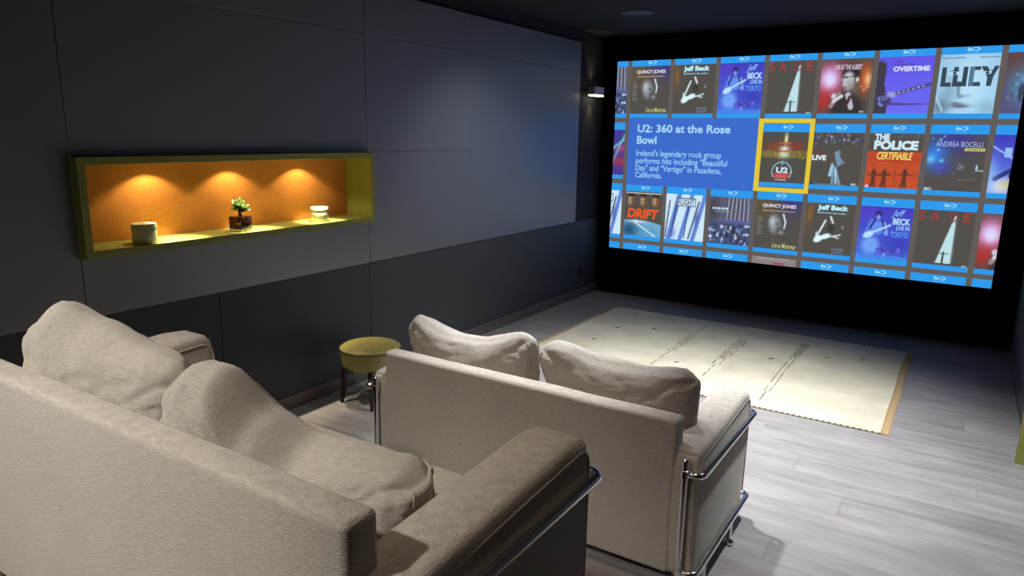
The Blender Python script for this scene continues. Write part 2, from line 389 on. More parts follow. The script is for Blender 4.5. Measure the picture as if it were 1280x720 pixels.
def pillow(w, h, t, seed, sag=0.0, twist=0.3, gus=0.075, top=((-1, 0), (1, 0)), label='', loc=(0, 0, 0), rot=(0, 0, 0), group='loose back cushions of the sofas'):
    f = pillow_map(w, h, t, gus, (t-gus)/2, seed, sag, twist, top)
    na, nb, nc = 64, 44, 5
    bm = bmesh.new()
    fr = lambda i, n: math.copysign(abs(2*i/n-1)**0.85, 2*i/n-1)
    grid = {}
    def V(i, j, k):
        key = (i, j, k)
        if key not in grid: grid[key] = bm.verts.new(f(fr(i, na), fr(j, nb), 2*k/nc-1))
        return grid[key]
    for i in range(na):
        for j in range(nb):
            bm.faces.new((V(i, j, 0), V(i, j+1, 0), V(i+1, j+1, 0), V(i+1, j, 0)))
            bm.faces.new((V(i, j, nc), V(i+1, j, nc), V(i+1, j+1, nc), V(i, j+1, nc)))
    for k in range(nc):
        for i in range(na):
            bm.faces.new((V(i, 0, k), V(i+1, 0, k), V(i+1, 0, k+1), V(i, 0, k+1)))
            bm.faces.new((V(i, nb, k), V(i, nb, k+1), V(i+1, nb, k+1), V(i+1, nb, k)))
        for j in range(nb):
            bm.faces.new((V(0, j, k), V(0, j, k+1), V(0, j+1, k+1), V(0, j+1, k)))
            bm.faces.new((V(na, j, k), V(na, j+1, k), V(na, j+1, k+1), V(na, j, k+1)))
    bmesh.ops.recalc_face_normals(bm, faces=bm.faces)
    t_ = thing('back_cushion', label, 'cushion', loc, 0, group); t_.rotation_euler = rot
    o = obj('cover', bm, M_FABX, t_, smooth=True)
    for c in (-1, 1):
        for a_ in (-1, 1):         # piping down both short sides, where the side panel is sewn in
            pts = [f(a_, -1+2*j*.965/nb, c) for j in range(nb+1)]
            pts = [p+Vector((a_*0.001, c*0.001, 0)) for p in pts]
            obj('piping', tube(bmesh.new(), pts, 0.003, 6), M_SEAM, t_, smooth=True)
    return t_

def sofa(name, label, loc, seed):
    t = thing(name, label, 'sofa', loc, 0, 'beige two-seat sofas')
    hw, AW, D = 0.825, 0.155, 0.725
    ZA, ZB, Z0 = 0.625, 0.715, 0.075
    # upholstered arms
    for s in (-1, 1):
        xa, xb = (hw-AW, hw) if s > 0 else (-hw, -hw+AW)
        bm = rounded_block(xa, xb, 0.004, D, Z0, ZA, 0.022, puff=(0.003, 0.008, 0.006))
        # soften the upper front and rear corners in side view
        for v in bm.verts:
            for yc, sg in ((D, 1), (0.0, -1)):
                rr_ = 0.07 if sg > 0 else 0.05
                dy = (v.co.y-(yc-sg*rr_))*sg; dz = v.co.z-(ZA-rr_)
                if dy > 0 and dz > 0:
                    l = max(dy, dz); q = math.hypot(dy, dz)
                    k = l/q if q > 1e-6 else 1
                    v.co.y = (yc-sg*rr_)+sg*dy*k; v.co.z = (ZA-rr_)+dz*k
            n = noise.noise(Vector((v.co.x*3+seed, v.co.y*7, v.co.z*7)))
            v.co.z += n*0.005*(v.co.z > 0.4); v.co.x += n*0.004
            if v.co.z > 0.3: v.co.z += (v.co.z-0.3)/(ZA-0.3)*0.05*(v.co.y/D-0.55)
        arm = obj('arm', bm, M_FAB, t, smooth=True)
        for side in (0, 1):            # seam lines along both upper edges of the arm
            xs = (xb-0.004 if side else xa+0.004)
            zt = ZA-0.016
            path = arc([(xs, 0.012, 0.14), (xs, 0.012, zt-0.02-.0255), (xs, D-0.012, zt-0.02+.0205), (xs, D-0.012, 0.14)], 0.06, 6)
            path = [Vector((p.x+(0.0045 if side else -0.0045), p.y, p.z)) for p in path]
            obj('piping', tube(bmesh.new(), path, 0.0028, 6), M_SEAM, arm, smooth=True)
    # back panel, seat base, seat cushion
    bm = rounded_block(-0.735, 0.735, -0.006, 0.078, Z0, ZB, 0.018, puff=(0, 0.004, 0.003))
    for v in bm.verts: v.co.z += 0.004*noise.noise(Vector((v.co.x*4, seed, 0)))*(v.co.z > .6)
    obj('back_panel', bm, M_FAB, t, smooth=True)
    obj('seat_base', rounded_block(-0.668, 0.668, 0.08, D-0.035, Z0+.01, 0.255, 0.012), M_FAB, t, smooth=True)
    bm = rounded_block(-0.668, 0.668, 0.082, D-0.002, 0.257, 0.425, 0.035, puff=(0, 0.012, 0.016))
    for v in bm.verts:
        if v.co.z > 0.35: v.co.z += 0.010*noise.noise(Vector((v.co.x*3+seed*5, v.co.y*4, 1)))
    sc = obj('seat_cushion', bm, M_FABX, t, smooth=True)
    obj('piping', tube(bmesh.new(), [(-0.64, D+0.003, 0.400), (0, D+0.012, 0.402), (0.64, D+0.003, 0.400)], 0.003, 6), M_SEAM, sc, smooth=True)
    # chrome frame
    R = 0.0132; XR = hw+0.020; YR = -0.016; YF = D+0.020
    for s in (-1, 1):
        for nm, z in (('top_rail', 0.525), ('bottom_rail', 0.115)):
            path = arc([(s*(XR-0.065), YR-.004, z), (s*XR, YR-.004, z), (s*XR, YF, z), (s*(XR-0.065), YF, z)], 0.035, 8)
            obj(nm, tube(bmesh.new(), path, R, 14), M_CHROME, t, smooth=True)
        for yy in (YR-0.006, YF):
            bm = bmesh.new()
            x = s*(XR-0.065)
            tube(bm, [(x, yy, 0.095), (x, yy, 0.574)], R*.95, 14)
            lathe(bm, [(R*.95, 0), (R*.8, .006), (R*.4, .010), (0, .011)], 14, (x, yy, 0.574))
            for z in (0.525, 0.115):
                lathe(bm, [(R*1.0, -.016), (R*1.35, -.014), (R*1.35, .014), (R*1.0, .016)], 14, (x, yy, z))
            obj('upright', bm, M_CHROME, t, smooth=True, sharp=40)
        for yy in (0.10, 0.47):
            bm = bmesh.new()
            lathe(bm, [(0, 0), (.016, 0), (.021, .005), (.021, .014), (.015, .021), (.011, .026), (.0095, .03), (.0095, .112)], 20, (s*(XR), yy, 0))
            obj('leg', bm, M_CHROME, t, smooth=True, sharp=40)
    return t
SX = 1.948
sofa('sofa', 'beige two-seat sofa with chrome rails, nearer the screen, standing on the wood floor', (SX-0.003, -2.515, 0), 1)
sofa('sofa', 'beige two-seat sofa with chrome rails in the foreground, back towards the viewer', (SX+0.004, -4.185, RISER_Z), 2)
# loose cushions
R_ = math.radians
pillow(0.77, 0.43, 0.22, 1, 0.01, 0.3, 0.08, ((-1, -.02), (-.8, .02), (-.3, -.045), (.1, -.035), (.75, .025), (1, .015)),
       'plump beige back cushion, left of the two on the sofa nearer the screen', (1.583, -2.29, 0.645), (R_(13), 0, 0))
pillow(0.75, 0.43, 0.22, 2, 0.01, 0.3, 0.08, ((-1, .015), (-.75, .04), (-.2, -.01), (.3, -.02), (.8, .01), (1, -.01)),
       'plump beige back cushion, right of the two on the sofa nearer the screen', (2.335, -2.285, 0.638), (R_(13), 0, R_(1)))
pillow(0.72, 0.33, 0.27, 3, 0.02, 0.6, 0.12, ((-1, -.02), (-.85, .08), (-.62, .135), (-.46, .12), (-.22, .005), (.05, -.06), (.5, -.06), (.8, -.045), (1, -.06)),
       'slumped beige back cushion with piped side, at the right of the foreground sofa', (2.262, -3.925, RISER_Z+0.545), (R_(14), 0, R_(12)))
pillow(0.56, 0.37, 0.27, 4, 0.02, 0.6, 0.12, ((-1, -.03), (-.75, .09), (-.45, .135), (-.1, .09), (.5, .02), (.8, -.0), (1, -.03)),
       'tall slumped beige back cushion, at the left of the foreground sofa', (1.575, -3.955, RISER_Z+0.575), (R_(14), 0, R_(13)))

# ------------------------------------------------------------------ stool
st = thing('stool', 'low round olive-yellow leather stool with dark legs, by the left wall', 'stool', (0.318, -1.70, 0))
r = 0.196
obj('seat', lathe(bmesh.new(), [(0, .408), (r*.4, .405), (r*.75, .396), (r*.93, .385), (r*.995, .375), (r*.99, .371), (0, .371)], 48), M_YLEATH, st, smooth=True, sharp=50)
obj('piping', tube(bmesh.new(), [(r*math.cos(i*PI/24), r*math.sin(i*PI/24), .370) for i in range(48)], .0035, 6, closed=True), mat('dark_olive_piping', (.10, .085, .02), .5), st, smooth=True)
obj('apron', lathe(bmesh.new(), [(r*.985, .368), (r*.975, .33), (r*.955, .275), (r*.935, .258), (r*.88, .252), (0, .252)], 48), M_YLEATH, st, smooth=True, sharp=50)
for sx in (-1, 1):
    for sy in (-1, 1):
        bm = bmesh.new()
        top = Vector((sx*.115, sy*.115, .255)); bot = Vector((sx*.137, sy*.137, 0))
        vs = []
        for p, h_ in ((bot, .011), ((bot*.5+top*.5), .0145), (top, .019)):
            vs.append([bm.verts.new(p+Vector((a_*h_, b_*h_, 0))) for a_, b_ in ((-1, -1), (1, -1), (1, 1), (-1, 1))])
        for A, B in zip(vs, vs[1:]):
            for k in range(4): bm.faces.new((A[k], A[(k+1) % 4], B[(k+1) % 4], B[k]))
        bm.faces.new(vs[0][::-1]); bm.faces.new(vs[-1])
        bmesh.ops.bevel(bm, geom=[e for e in bm.edges if abs(e.verts[0].co.z-e.verts[1].co.z) > .05], offset=.004, segments=2, affect='EDGES')
        obj('leg', bm, M_DWOOD, st, smooth=True, sharp=40)

# ------------------------------------------------------------------ rug
RX0, RX1, RY0, RY1 = 0.565, 3.222, -0.335, 1.683
rug = thing('rug', 'flat-woven cream wool rug with stitched stripes and orange side borders, before the screen', 'rug', (0, 0, 0))
bm = bmesh.new(); nx, ny = 90, 64
vv = {}
def rugz(x, y): return 0.006+0.0022*noise.noise(Vector((x*2.2, y*2.2, 0)))
def edge_wob(x, y):
    return (0.010*noise.noise(Vector((y*1.5, 4, 0))), 0.008*noise.noise(Vector((x*1.3, 9, 0))))
for i in range(nx+1):
    for j in range(ny+1):
        x = RX0+(RX1-RX0)*i/nx; y = RY0+(RY1-RY0)*j/ny
        wx, wy = edge_wob(x, y)
        vv[i, j] = bm.verts.new((x+wx, y+wy, rugz(x, y)))
for i in range(nx):
    for j in range(ny): bm.faces.new((vv[i, j], vv[i+1, j], vv[i+1, j+1], vv[i, j+1]))
r2 = bmesh.ops.extrude_face_region(bm, geom=bm.faces[:])
for v in r2['geom']:
    if isinstance(v, bmesh.types.BMVert): v.co.z = 0.0005
bmesh.ops.recalc_face_normals(bm, faces=bm.faces)
obj('field', bm, M_RUG, rug, smooth=True, sharp=50)
rg = random.Random(11)
for side, (xa, dx) in enumerate(((RX0, -0.036), (RX1, 0.042))):
    o = bmesh.new(); n = 120; A = []
    for k in range(n+1):
        y = RY0+(RY1-RY0)*k/n; wx, wy = edge_wob(xa, y)
        A.append([o.verts.new((xa+wx-dx*.15, y+wy, .0105)), o.verts.new((xa+wx+dx*.5, y+wy, .009)), o.verts.new((xa+wx+dx*(1+.12*rg.uniform(-1, 1)), y+wy, .003)), o.verts.new((xa+wx+dx*(1), y+wy, .0006)), o.verts.new((xa+wx-dx*.15, y+wy, .0006))])
    for P, Q in zip(A, A[1:]):
        for k in range(5): o.faces.new((P[k], P[(k+1) % 5], Q[(k+1) % 5], Q[k]))
    o.faces.new(A[0]); o.faces.new(A[-1][::-1]); bmesh.ops.recalc_face_normals(o, faces=o.faces)
    obj('side_border', o, M_FRINGE, rug, smooth=True, sharp=40)
    st_ = bmesh.new()      # thread overcast where border meets field
    tube(st_, [(xa+edge_wob(xa, RY0+(RY1-RY0)*k/60)[0], RY0+(RY1-RY0)*k/60, .0115) for k in range(61)], .0022, 5)
    obj('border_thread', st_, M_THREAD3, rug)
for (yy, nm) in ((RY0, 'hem_cord'), (RY1, 'hem_cord')):
    c1 = bmesh.new(); c2 = bmesh.new(); n = 150
    for k in range(n):
        x = RX0+(RX1-RX0)*(k+.5)/n; wy = edge_wob(x, yy)[1]; d = (RX1-RX0)/n
        tgt = c1 if k % 2 else c2
        q = bmesh.ops.create_icosphere(tgt, subdivisions=1, radius=1)
        for v in q['verts']:
            v.co = Vector((v.co.x*d*.62, v.co.y*.0062, v.co.z*.0055)); v.co = Vector((x+v.co.x, yy+wy+v.co.y+v.co.x*.5, .0065+v.co.z))
    o = obj(nm, c2, M_RUG, rug, 'stuff'); o2 = obj('cord_twist', c1, M_THREAD, o, 'stuff')
# stitched stripes: clusters of short dark threads
def threads(name, lst, m, w=0.0034):
    bm = bmesh.new()
    for (x, y, L) in lst: bx(bm, x-w/2, x+w/2, y-L/2, y+L/2, .0075, .0116)
    return obj(name, bm, m, rug, 'stuff')
def stripe(xc, ya, yb, dens, fat, seed):
    r = random.Random(seed); out = []
    y = ya
    while y < yb:
        t = (y-ya)/(yb-ya); wd = fat(t)
        n = dens(t)
        for k in range(n):
            if wd > 0.006: off = (k/(max(1, n-1))-.5)*2*wd + r.uniform(-.003, .003)
            else: off = r.uniform(-.002, .002)
            if r.random() < .82: out.append((xc+off+0.004*math.sin(t*7+seed), y+r.uniform(-.008, .008), r.uniform(.016, .034)))
        y += .036
    return out
threads('stitched_stripe', stripe(2.462, -0.20, 1.40, lambda t: 2+(t > .7)*3, lambda t: .018+.012*(t > .7)-.012*(t < .12), 1), M_THREAD)
threads('stitched_stripe', stripe(1.985, 0.04, 1.22, lambda t: 1+(t > .3)+2*(.45 < t < .95), lambda t: .004+.022*(t > .3)+.01*(.5 < t < .9), 2), M_THREAD)
threads('stitched_stripe', stripe(1.985, 1.24, 1.60, lambda t: 1, lambda t: 0, 5), M_THREAD3)
threads('stitched_stripe', stripe(1.570, 0.10, 1.10, lambda t: 1+(t > .4)*2, lambda t: .004+.018*(t > .4), 3), M_THREAD)
threads('stitched_stripe', stripe(1.570, 1.10, 1.68, lambda t: 1, lambda t: 0, 6), M_THREAD3)
pos2 = [(0.90, 0.92), (1.20, 1.08), (2.68, 1.09), (2.31, 0.80), (0.89, 0.46), (2.93, 1.24), (0.85, 1.50), (1.71, 0.26)]
def motif(x, y, m, s=1.0):
    bm = bmesh.new()
    for i, (dx, dy) in enumerate(((0, 0), (.014, .006), (-.014, -.006), (.026, .012), (0.004, .014), (-.004, -.014))):
        bx(bm, x+dx*s-.008*s, x+dx*s+.008*s, y+dy*s-.0055*s, y+dy*s+.0055*s, .007, .0112)
    return obj('woven_motif', bm, m, rug)
for i, (x, y) in enumerate(pos2): motif(x, y, M_THREAD2 if i % 3 != 2 else M_THREAD3, 0.8 if i < 4 else .6)

# ------------------------------------------------------------------ small wall fittings
sc = thing('wall_sconce', 'small rectangular aluminium up-and-down wall light left of the screen', 'wall light', (0, 1.98, 2.15))
y0, y1 = -0.105, 0.115
obj('housing', bx(bmesh.new(), 0.02, 0.10, y0, y1, 0.012, 0.094, .003, 1), M_ALU, sc)
obj('mount_plate', bx(bmesh.new(), -0.011, 0.02, y0+.03, y1-.03, 0.0, 0.09, .002, 1), M_ALU, sc)
obj('lower_lens', bx(bmesh.new(), 0.024, 0.099, y0+.004, y1-.004, 0.000, 0.012), M_LAMP, sc)
obj('upper_lens', bx(bmesh.new(), 0.032, 0.085, y0+.01, y1-.01, 0.0925, 0.0945), mat('dim_lens', (.5, .4, .3), .4, emit=(1, .8, .5), es=1.0), sc)
spot('sconce_up', (0.035, 1.985, 2.26), (0.0, 1.985, 2.9), 2.2, 70, 1, (1, .72, .4), .015)
spot('sconce_down', (0.045, 1.985, 2.14), (0.0, 1.985, 1.4), 4, 70, 1, (1, .70, .38), .015)
so = thing('wall_socket', 'small square black wall socket low beside the screen corner', 'socket', (0, 1.892, 0.272))
obj('plate', bx(bmesh.new(), -0.004, 0.009, -.045, .045, -.045, .045, .003, 2), M_BLACKP, so)
obj('insert', bx(bmesh.new(), 0.006, 0.011, -.022, .022, -.024, .024, .002, 1), M_GREYP, so)
cf = thing('ceiling_speaker', 'flush round grey fitting in the dark ceiling, front left of the screen', 'ceiling speaker', (0.905, 1.0, H))
obj('rim', lathe(bmesh.new(), [(.115, 0), (.138, 0), (.142, -.004), (.138, -.008), (.120, -.008), (.115, -.003)], 48), M_CFIT, cf, smooth=True, sharp=40)
obj('grille', lathe(bmesh.new(), [(0, -.004), (.115, -.004), (.117, 0), (0, 0)], 48), M_CFIT, cf)
tag(box('upright_board', 3.893, RW-0.002, -0.335, -0.305, 0.0, 1.05, M_GREEN, bev=.0015, seg=1), 'edge of an upright lime-green board standing on the floor against the right wall', 'board')

# ------------------------------------------------------------------ projection screen with the film menu
def fx(x): return 0.1658+(x-0.172)*0.9846
def fz(z): return 0.5235+(z-0.5289)*0.9881
SCX0, SCX1, SCZ0, SCZ1 = 0.172, 3.8134, 0.5289, 2.5481
scr = thing('projection_screen', 'large lit projection screen on the black wall showing a menu of film and concert covers', 'screen', (fx((SCX0+SCX1)/2), Y1-0.03, fz(SCZ0)))
SO = Vector(scr.location)
def emis(name):
    m = bpy.data.materials.new(name); m.use_nodes = True; nt_ = m.node_tree; nt_.nodes.clear()
    at = nt_.nodes.new('ShaderNodeAttribute'); at.attribute_name = 'Col'
    em = nt_.nodes.new('ShaderNodeEmission'); em.inputs[1].default_value = 1.0
    ou = nt_.nodes.new('ShaderNodeOutputMaterial')
    nt_.links.new(at.outputs['Color'], em.inputs[0]); nt_.links.new(em.outputs[0], ou.inputs[0]); return m
M_SCR = emis('projected_picture')
def lin(c): return tuple(((v/255)/12.92 if v/255 <= .04045 else ((v/255+.055)/1.055)**2.4) for v in c)
BG = (98, 93, 90); BLUE = (48, 155, 236); LBLUE = (62, 108, 205); YEL = (226, 200, 58)
obj('frame', (lambda b: (bx(b, fx(SCX0)-.10, fx(SCX1)+.10, 0.003, 0.028, fz(SCZ0)-.09, fz(SCZ1)+.10), bmesh.ops.translate(b, verts=b.verts, vec=(-SO.x, 0, -SO.z)), b)[2])(bmesh.new()), M_VELVET, scr)
class Flat:
    """flat coloured print in screen coordinates (x, z); layer sets a fraction of a millimetre of relief"""
    def __init__(s): s.v = []; s.f = []; s.c = []
    def poly(s, pts, col, layer=1):
        cols = col if isinstance(col[0], (tuple, list)) else [col]*len(pts)
        pts = list(pts); cols = list(cols)
        b = len(s.v)
        for (x, z), c in zip(pts, cols): s.v.append((x, z, layer)); s.c.append(lin(c))
        s.f.append(tuple(range(b, b+len(pts))))
    def rect(s, x0, x1, z0, z1, col, layer=1):
        x0, x1 = max(x0, SCX0), min(x1, SCX1); z0, z1 = max(z0, SCZ0), min(z1, SCZ1)
        if x1 > x0 and z1 > z0: s.poly([(x0, z0), (x1, z0), (x1, z1), (x0, z1)], col, layer)
    def build(s, name, parent):
        me = bpy.data.meshes.new(name)
        me.from_pydata([(fx(x)-SO.x, -0.0006*l, fz(z)-SO.z) for x, z, l in s.v], [], s.f)
        ca = me.color_attributes.new('Col', 'FLOAT_COLOR', 'POINT')
        ca.data.foreach_set('color', [q for c in s.c for q in (*c, 1)])
        me.materials.append(M_SCR); me.update(); return link(name, me, None, parent)
bgf = Flat()
n = 12
for i in range(n):
    for j in range(8):
        x0 = SCX0+(SCX1-SCX0)*i/n; x1 = SCX0+(SCX1-SCX0)*(i+1)/n; z0 = SCZ0+(SCZ1-SCZ0)*j/8; z1 = SCZ0+(SCZ1-SCZ0)*(j+1)/8
        bgf.rect(x0, x1, z0, z1, BG, 0)
bgf.build('picture_background', scr)
_tc = {}
def text_geo(s, bold=0.0, shear=0.0, spacing=1.0):
    key = (s, bold, shear, spacing)
    if key in _tc: return _tc[key]
    cu = bpy.data.curves.new('t', 'FONT'); cu.body = s; cu.offset = bold; cu.shear = shear; cu.space_character = spacing
    cu.resolution_u = 3
    o = bpy.data.objects.new('t', cu); C.objects.link(o)
    dg = bpy.context.evaluated_depsgraph_get(); me = bpy.data.meshes.new_from_object(o.evaluated_get(dg))
    vs = [(v.co.x, v.co.y) for v in me.vertices]; fs = [tuple(p.vertices) for p in me.polygons]
    bpy.data.objects.remove(o); bpy.data.curves.remove(cu); bpy.data.meshes.remove(me)
    xs = [v[0] for v in vs]; ys = [v[1] for v in vs]
    _tc[key] = (vs, fs, (min(xs), max(xs), min(ys), max(ys))); return _tc[key]
def text(F, s, x0, x1, z0, z1, col, bold=0.01, shear=0.0, spacing=1.0, layer=6, rise=0.0, clip=None):
    """fit the line of text into the box x0..x1, z0..z1"""
    if s == '~':          # a line too small to read: a row of short dashes
        q = random.Random(int(x0*1000)+int(z0*1000)); x = x0; z1_ = z0+(z1-z0)*.8
        while x < x1:
            w = min(q.uniform(.3, .9)*max(.012, (z1-z0)), x1-x)
            F.rect(x, x+w, z0, z1_, col, layer); x += w+.3*max(.008, z1-z0)
        return
    vs, fs, (a, b, c, d) = text_geo(s, bold, shear, spacing)
    base = len(F.v)
    for vx, vy in vs:
        u = (vx-a)/(b-a); w = (vy-c)/(d-c)
        x = x0+u*(x1-x0); z = z0+w*(z1-z0)+rise*u
        if clip: x = min(max(x, clip[0]), clip[1])
        x = min(max(x, SCX0), SCX1); z = min(max(z, SCZ0), SCZ1)
        F.v.append((x, z, layer)); F.c.append(lin(col))
    for f in fs: F.f.append(tuple(base+i for i in f))

# covers: painted from simple colour fields on a fine grid, u to the right 0..1, v up 0..1
NU, NV = 56, 64
UU, VV = np.meshgrid((np.arange(NU+1))/NU, (np.arange(NV+1))/NV, indexing='ij')
def canvas(c): a = np.zeros((NU+1, NV+1, 3)); a[:] = c; return a
def mixc(a, col, k): k = np.clip(k, 0, 1)[..., None]; a[:] = a*(1-k)+np.array(col, float)*k
def blob(a, u, v, ru, rv, col, k=1.0, soft=1.0, rot=0.0):
    du, dv = UU-u, VV-v; c, s = math.cos(rot), math.sin(rot)
    d = np.sqrt(((du*c+dv*s)/ru)**2+((-du*s+dv*c)/rv)**2)
    mixc(a, col, np.clip((1-d)/(soft*0.9+.05)+.0, 0, 1)*k if soft < 1 else np.exp(-d*d*1.6)*k)
def line(a, u0, v0, u1, v1, w, col, k=1.0, w2=None):
    L = (u1-u0)**2+(v1-v0)**2; t = np.clip(((UU-u0)*(u1-u0)+(VV-v0)*(v1-v0))/L, 0, 1)
    d = np.hypot(UU-u0-t*(u1-u0), VV-v0-t*(v1-v0)); ww = w+(w2-w)*t if w2 is not None else w
    mixc(a, col, np.clip((ww-d)/.012+.5, 0, 1)*k)
def grad(a, c0, c1): k = VV[..., None]; a[:] = np.array(c0, float)*(1-k)+np.array(c1, float)*k
def speck(a, u0, u1, v0, v1, cols, n, seed, r=0.02, k=.8):
    rs = random.Random(seed)
    for _ in range(n): blob(a, rs.uniform(u0, u1), rs.uniform(v0, v1), r*rs.uniform(.5, 1.4), r*rs.uniform(.5, 1.6), rs.choice(cols), k, .4)
D = (84, 80, 76)
def c_quincy():
    a = canvas(D); blob(a, .8, .98, .45, .3, (62, 60, 140), .8); blob(a, .2, .9, .4, .3, (112, 92, 50), .5)
    blob(a, .45, .50, .17, .24, (150, 165, 175), .8, .6); blob(a, .38, .58, .09, .13, (205, 215, 220), .7); blob(a, .53, .40, .06, .09, (70, 68, 66), .8)
    blob(a, .50, .52, .04, .03, (60, 60, 60), .8); line(a, .62, .72, .68, .56, .018, (215, 225, 235)); line(a, .68, .56, .66, .44, .018, (200, 210, 225)); blob(a, .6, .35, .07, .05, (170, 180, 190), .7)
    for i in range(9): line(a, .05, .66-.045*i, .12+.05*(i % 3)*.6, .66-.045*i, .008, (150, 145, 140), .8)
    return a, [('QUINCY JONES', .14, .88, .83, .92, (225, 222, 235), .03, 0), ('~', .15, .86, .77, .80, (185, 160, 130), .01, 0), ('Live at Montreux', .42, .96, .03, .13, (200, 200, 130), .01, .4)]
def c_jeff():
    a = canvas(D); blob(a, .08, .78, .07, .28, (150, 100, 50), .8); blob(a, .1, .45, .08, .2, (96, 84, 70), .5)
    line(a, .27, .28, .75, .40, .012, (200, 235, 240)); blob(a, .30, .29, .12, .075, (222, 250, 250), 1, .3, .5); blob(a, .45, .35, .13, .06, (215, 245, 250), 1, .3, .35)
    line(a, .28, .36, .42, .66, .02, (205, 225, 230)); line(a, .52, .74, .58, .62, .018, (225, 235, 235)); blob(a, .55, .52, .1, .12, (60, 57, 55), .8, .5); blob(a, .78, .55, .03, .04, (170, 160, 150), .8, .5)
    line(a, .6, .36, .72, .33, .012, (225, 235, 235)); line(a, .25, .25, .26, .42, .012, (210, 240, 240))
    return a, [('Jeff Beck', .23, .86, .84, .97, (190, 240, 255), .045, 0), ('performing this week...', .24, .84, .79, .835, (170, 215, 235), .02, 0), ('ronnie', .60, .85, .085, .145, (110, 135, 170), .01, 0), ("scott's", .60, .84, .025, .085, (110, 135, 170), .01, 0)]
def c_tokyo():
    a = canvas((62, 60, 205)); grad(a, (74, 120, 225), (70, 62, 190)); blob(a, .1, .9, .35, .2, (95, 70, 200), .6); blob(a, .8, .3, .5, .3, (60, 48, 170), .6)
    blob(a, .36, .86, .075, .085, (55, 45, 110), .9, .4); blob(a, .36, .80, .045, .06, (150, 170, 240), .9, .5)
    blob(a, .36, .60, .17, .17, (105, 150, 245), .9, .4); blob(a, .26, .26, .22, .22, (120, 170, 250), .9, .5); line(a, .24, .72, .16, .52, .04, (95, 120, 225)); line(a, .48, .68, .54, .50, .04, (120, 160, 240))
    line(a, .30, .74, .22, .58, .015, (40, 35, 90)); line(a, .44, .74, .50, .55, .015, (40, 35, 90)); line(a, .22, .48, .60, .66, .02, (175, 215, 250)); blob(a, .20, .46, .13, .07, (185, 225, 255), 1, .3, .4)
    speck(a, .4, .95, .08, .22, [(150, 170, 245), (110, 90, 220), (60, 60, 150)], 18, 3, .035); line(a, .0, .03, 1, .03, .05, (74, 140, 235), .8)
    return a, [('Jeff', .60, .86, .80, .96, (150, 205, 255), -.0, .5), ('BECK', .64, .97, .68, .80, (185, 225, 255), .035, 0), ('LIVE IN', .72, .97, .58, .66, (160, 210, 255), .02, 0), ('TOKYO', .62, .96, .44, .55, (90, 160, 245), .02, 0)]
def c_sade():
    a = canvas(D)
    t = np.clip((.92-VV)/.88, 0, 1); cu = .66-.12*t; w = .012+.125*t
    k = np.clip((w-np.abs(UU-cu-.04*t*0))/.015+.5, 0, 1)*(VV < .92)*(VV > .04); mixc(a, (190, 225, 232), k); line(a, .685, .9, .70, .06, .006, (110, 135, 150), .7)
    line(a, .53, .05, .53, .20, .018, (60, 62, 70)); line(a, .44, .215, .62, .215, .007, (60, 62, 70)); blob(a, .53, .24, .018, .018, (60, 62, 70), 1, .3); mixc(a, D, (np.abs(VV-.80) < .012)*.6)
    return a, [('S', .01, .11, .81, .98, (170, 62, 62), .0, 0), ('A', .22, .37, .81, .98, (170, 62, 62), .0, 0), ('D', .56, .70, .81, .98, (150, 55, 58), .0, 0), ('E', .80, .93, .81, .98, (170, 62, 62), .0, 0), ('BD', .88, .97, .0, .03, (190, 210, 220), .02, 0)]
def c_singer():
    a = canvas(D); blob(a, .18, .62, .34, .36, (235, 60, 110), .95); blob(a, .12, .25, .22, .28, (190, 50, 45), .8); blob(a, .18, .66, .24, .24, (210, 200, 255), 1); blob(a, .20, .60, .15, .15, (225, 225, 255), .9)
    blob(a, .88, .65, .16, .35, (215, 85, 40), .85); blob(a, .93, .62, .08, .16, (250, 215, 150), .8); speck(a, .75, .98, .4, .5, [(240, 150, 110)], 8, 2, .02)
    blob(a, .58, .10, .40, .34, (58, 54, 54), 1, .4); blob(a, .60, .72, .21, .20, (50, 45, 46), 1, .4); blob(a, .56, .60, .145, .20, (190, 196, 200), 1, .35); blob(a, .62, .50, .13, .14, (140, 130, 130), .7)
    blob(a, .73, .62, .035, .06, (200, 205, 205), 1, .4); line(a, .46, .66, .54, .67, .014, (60, 55, 60)); line(a, .60, .67, .66, .68, .012, (70, 65, 66)); line(a, .44, .58, .43, .54, .012, (110, 100, 105)); line(a, .45, .48, .53, .47, .012, (130, 80, 85))
    line(a, .58, .34, .66, .12, .05, (190, 185, 200)); line(a, .62, .30, .56, .14, .03, (70, 50, 55)); line(a, .26, .14, .40, .36, .045, (155, 130, 140)); line(a, .30, .22, .46, .32, .03, (215, 205, 215)); blob(a, .30, .32, .06, .07, (205, 200, 215), 1, .4)
    return a, [('LIVE AT THE ALBERT', .26, .80, .80, .89, (225, 200, 225), .02, .2), ('~', .34, .70, .92, .96, (120, 60, 70), .0, 0), ('BD', .84, .92, .02, .05, (190, 210, 220), .02, 0)]
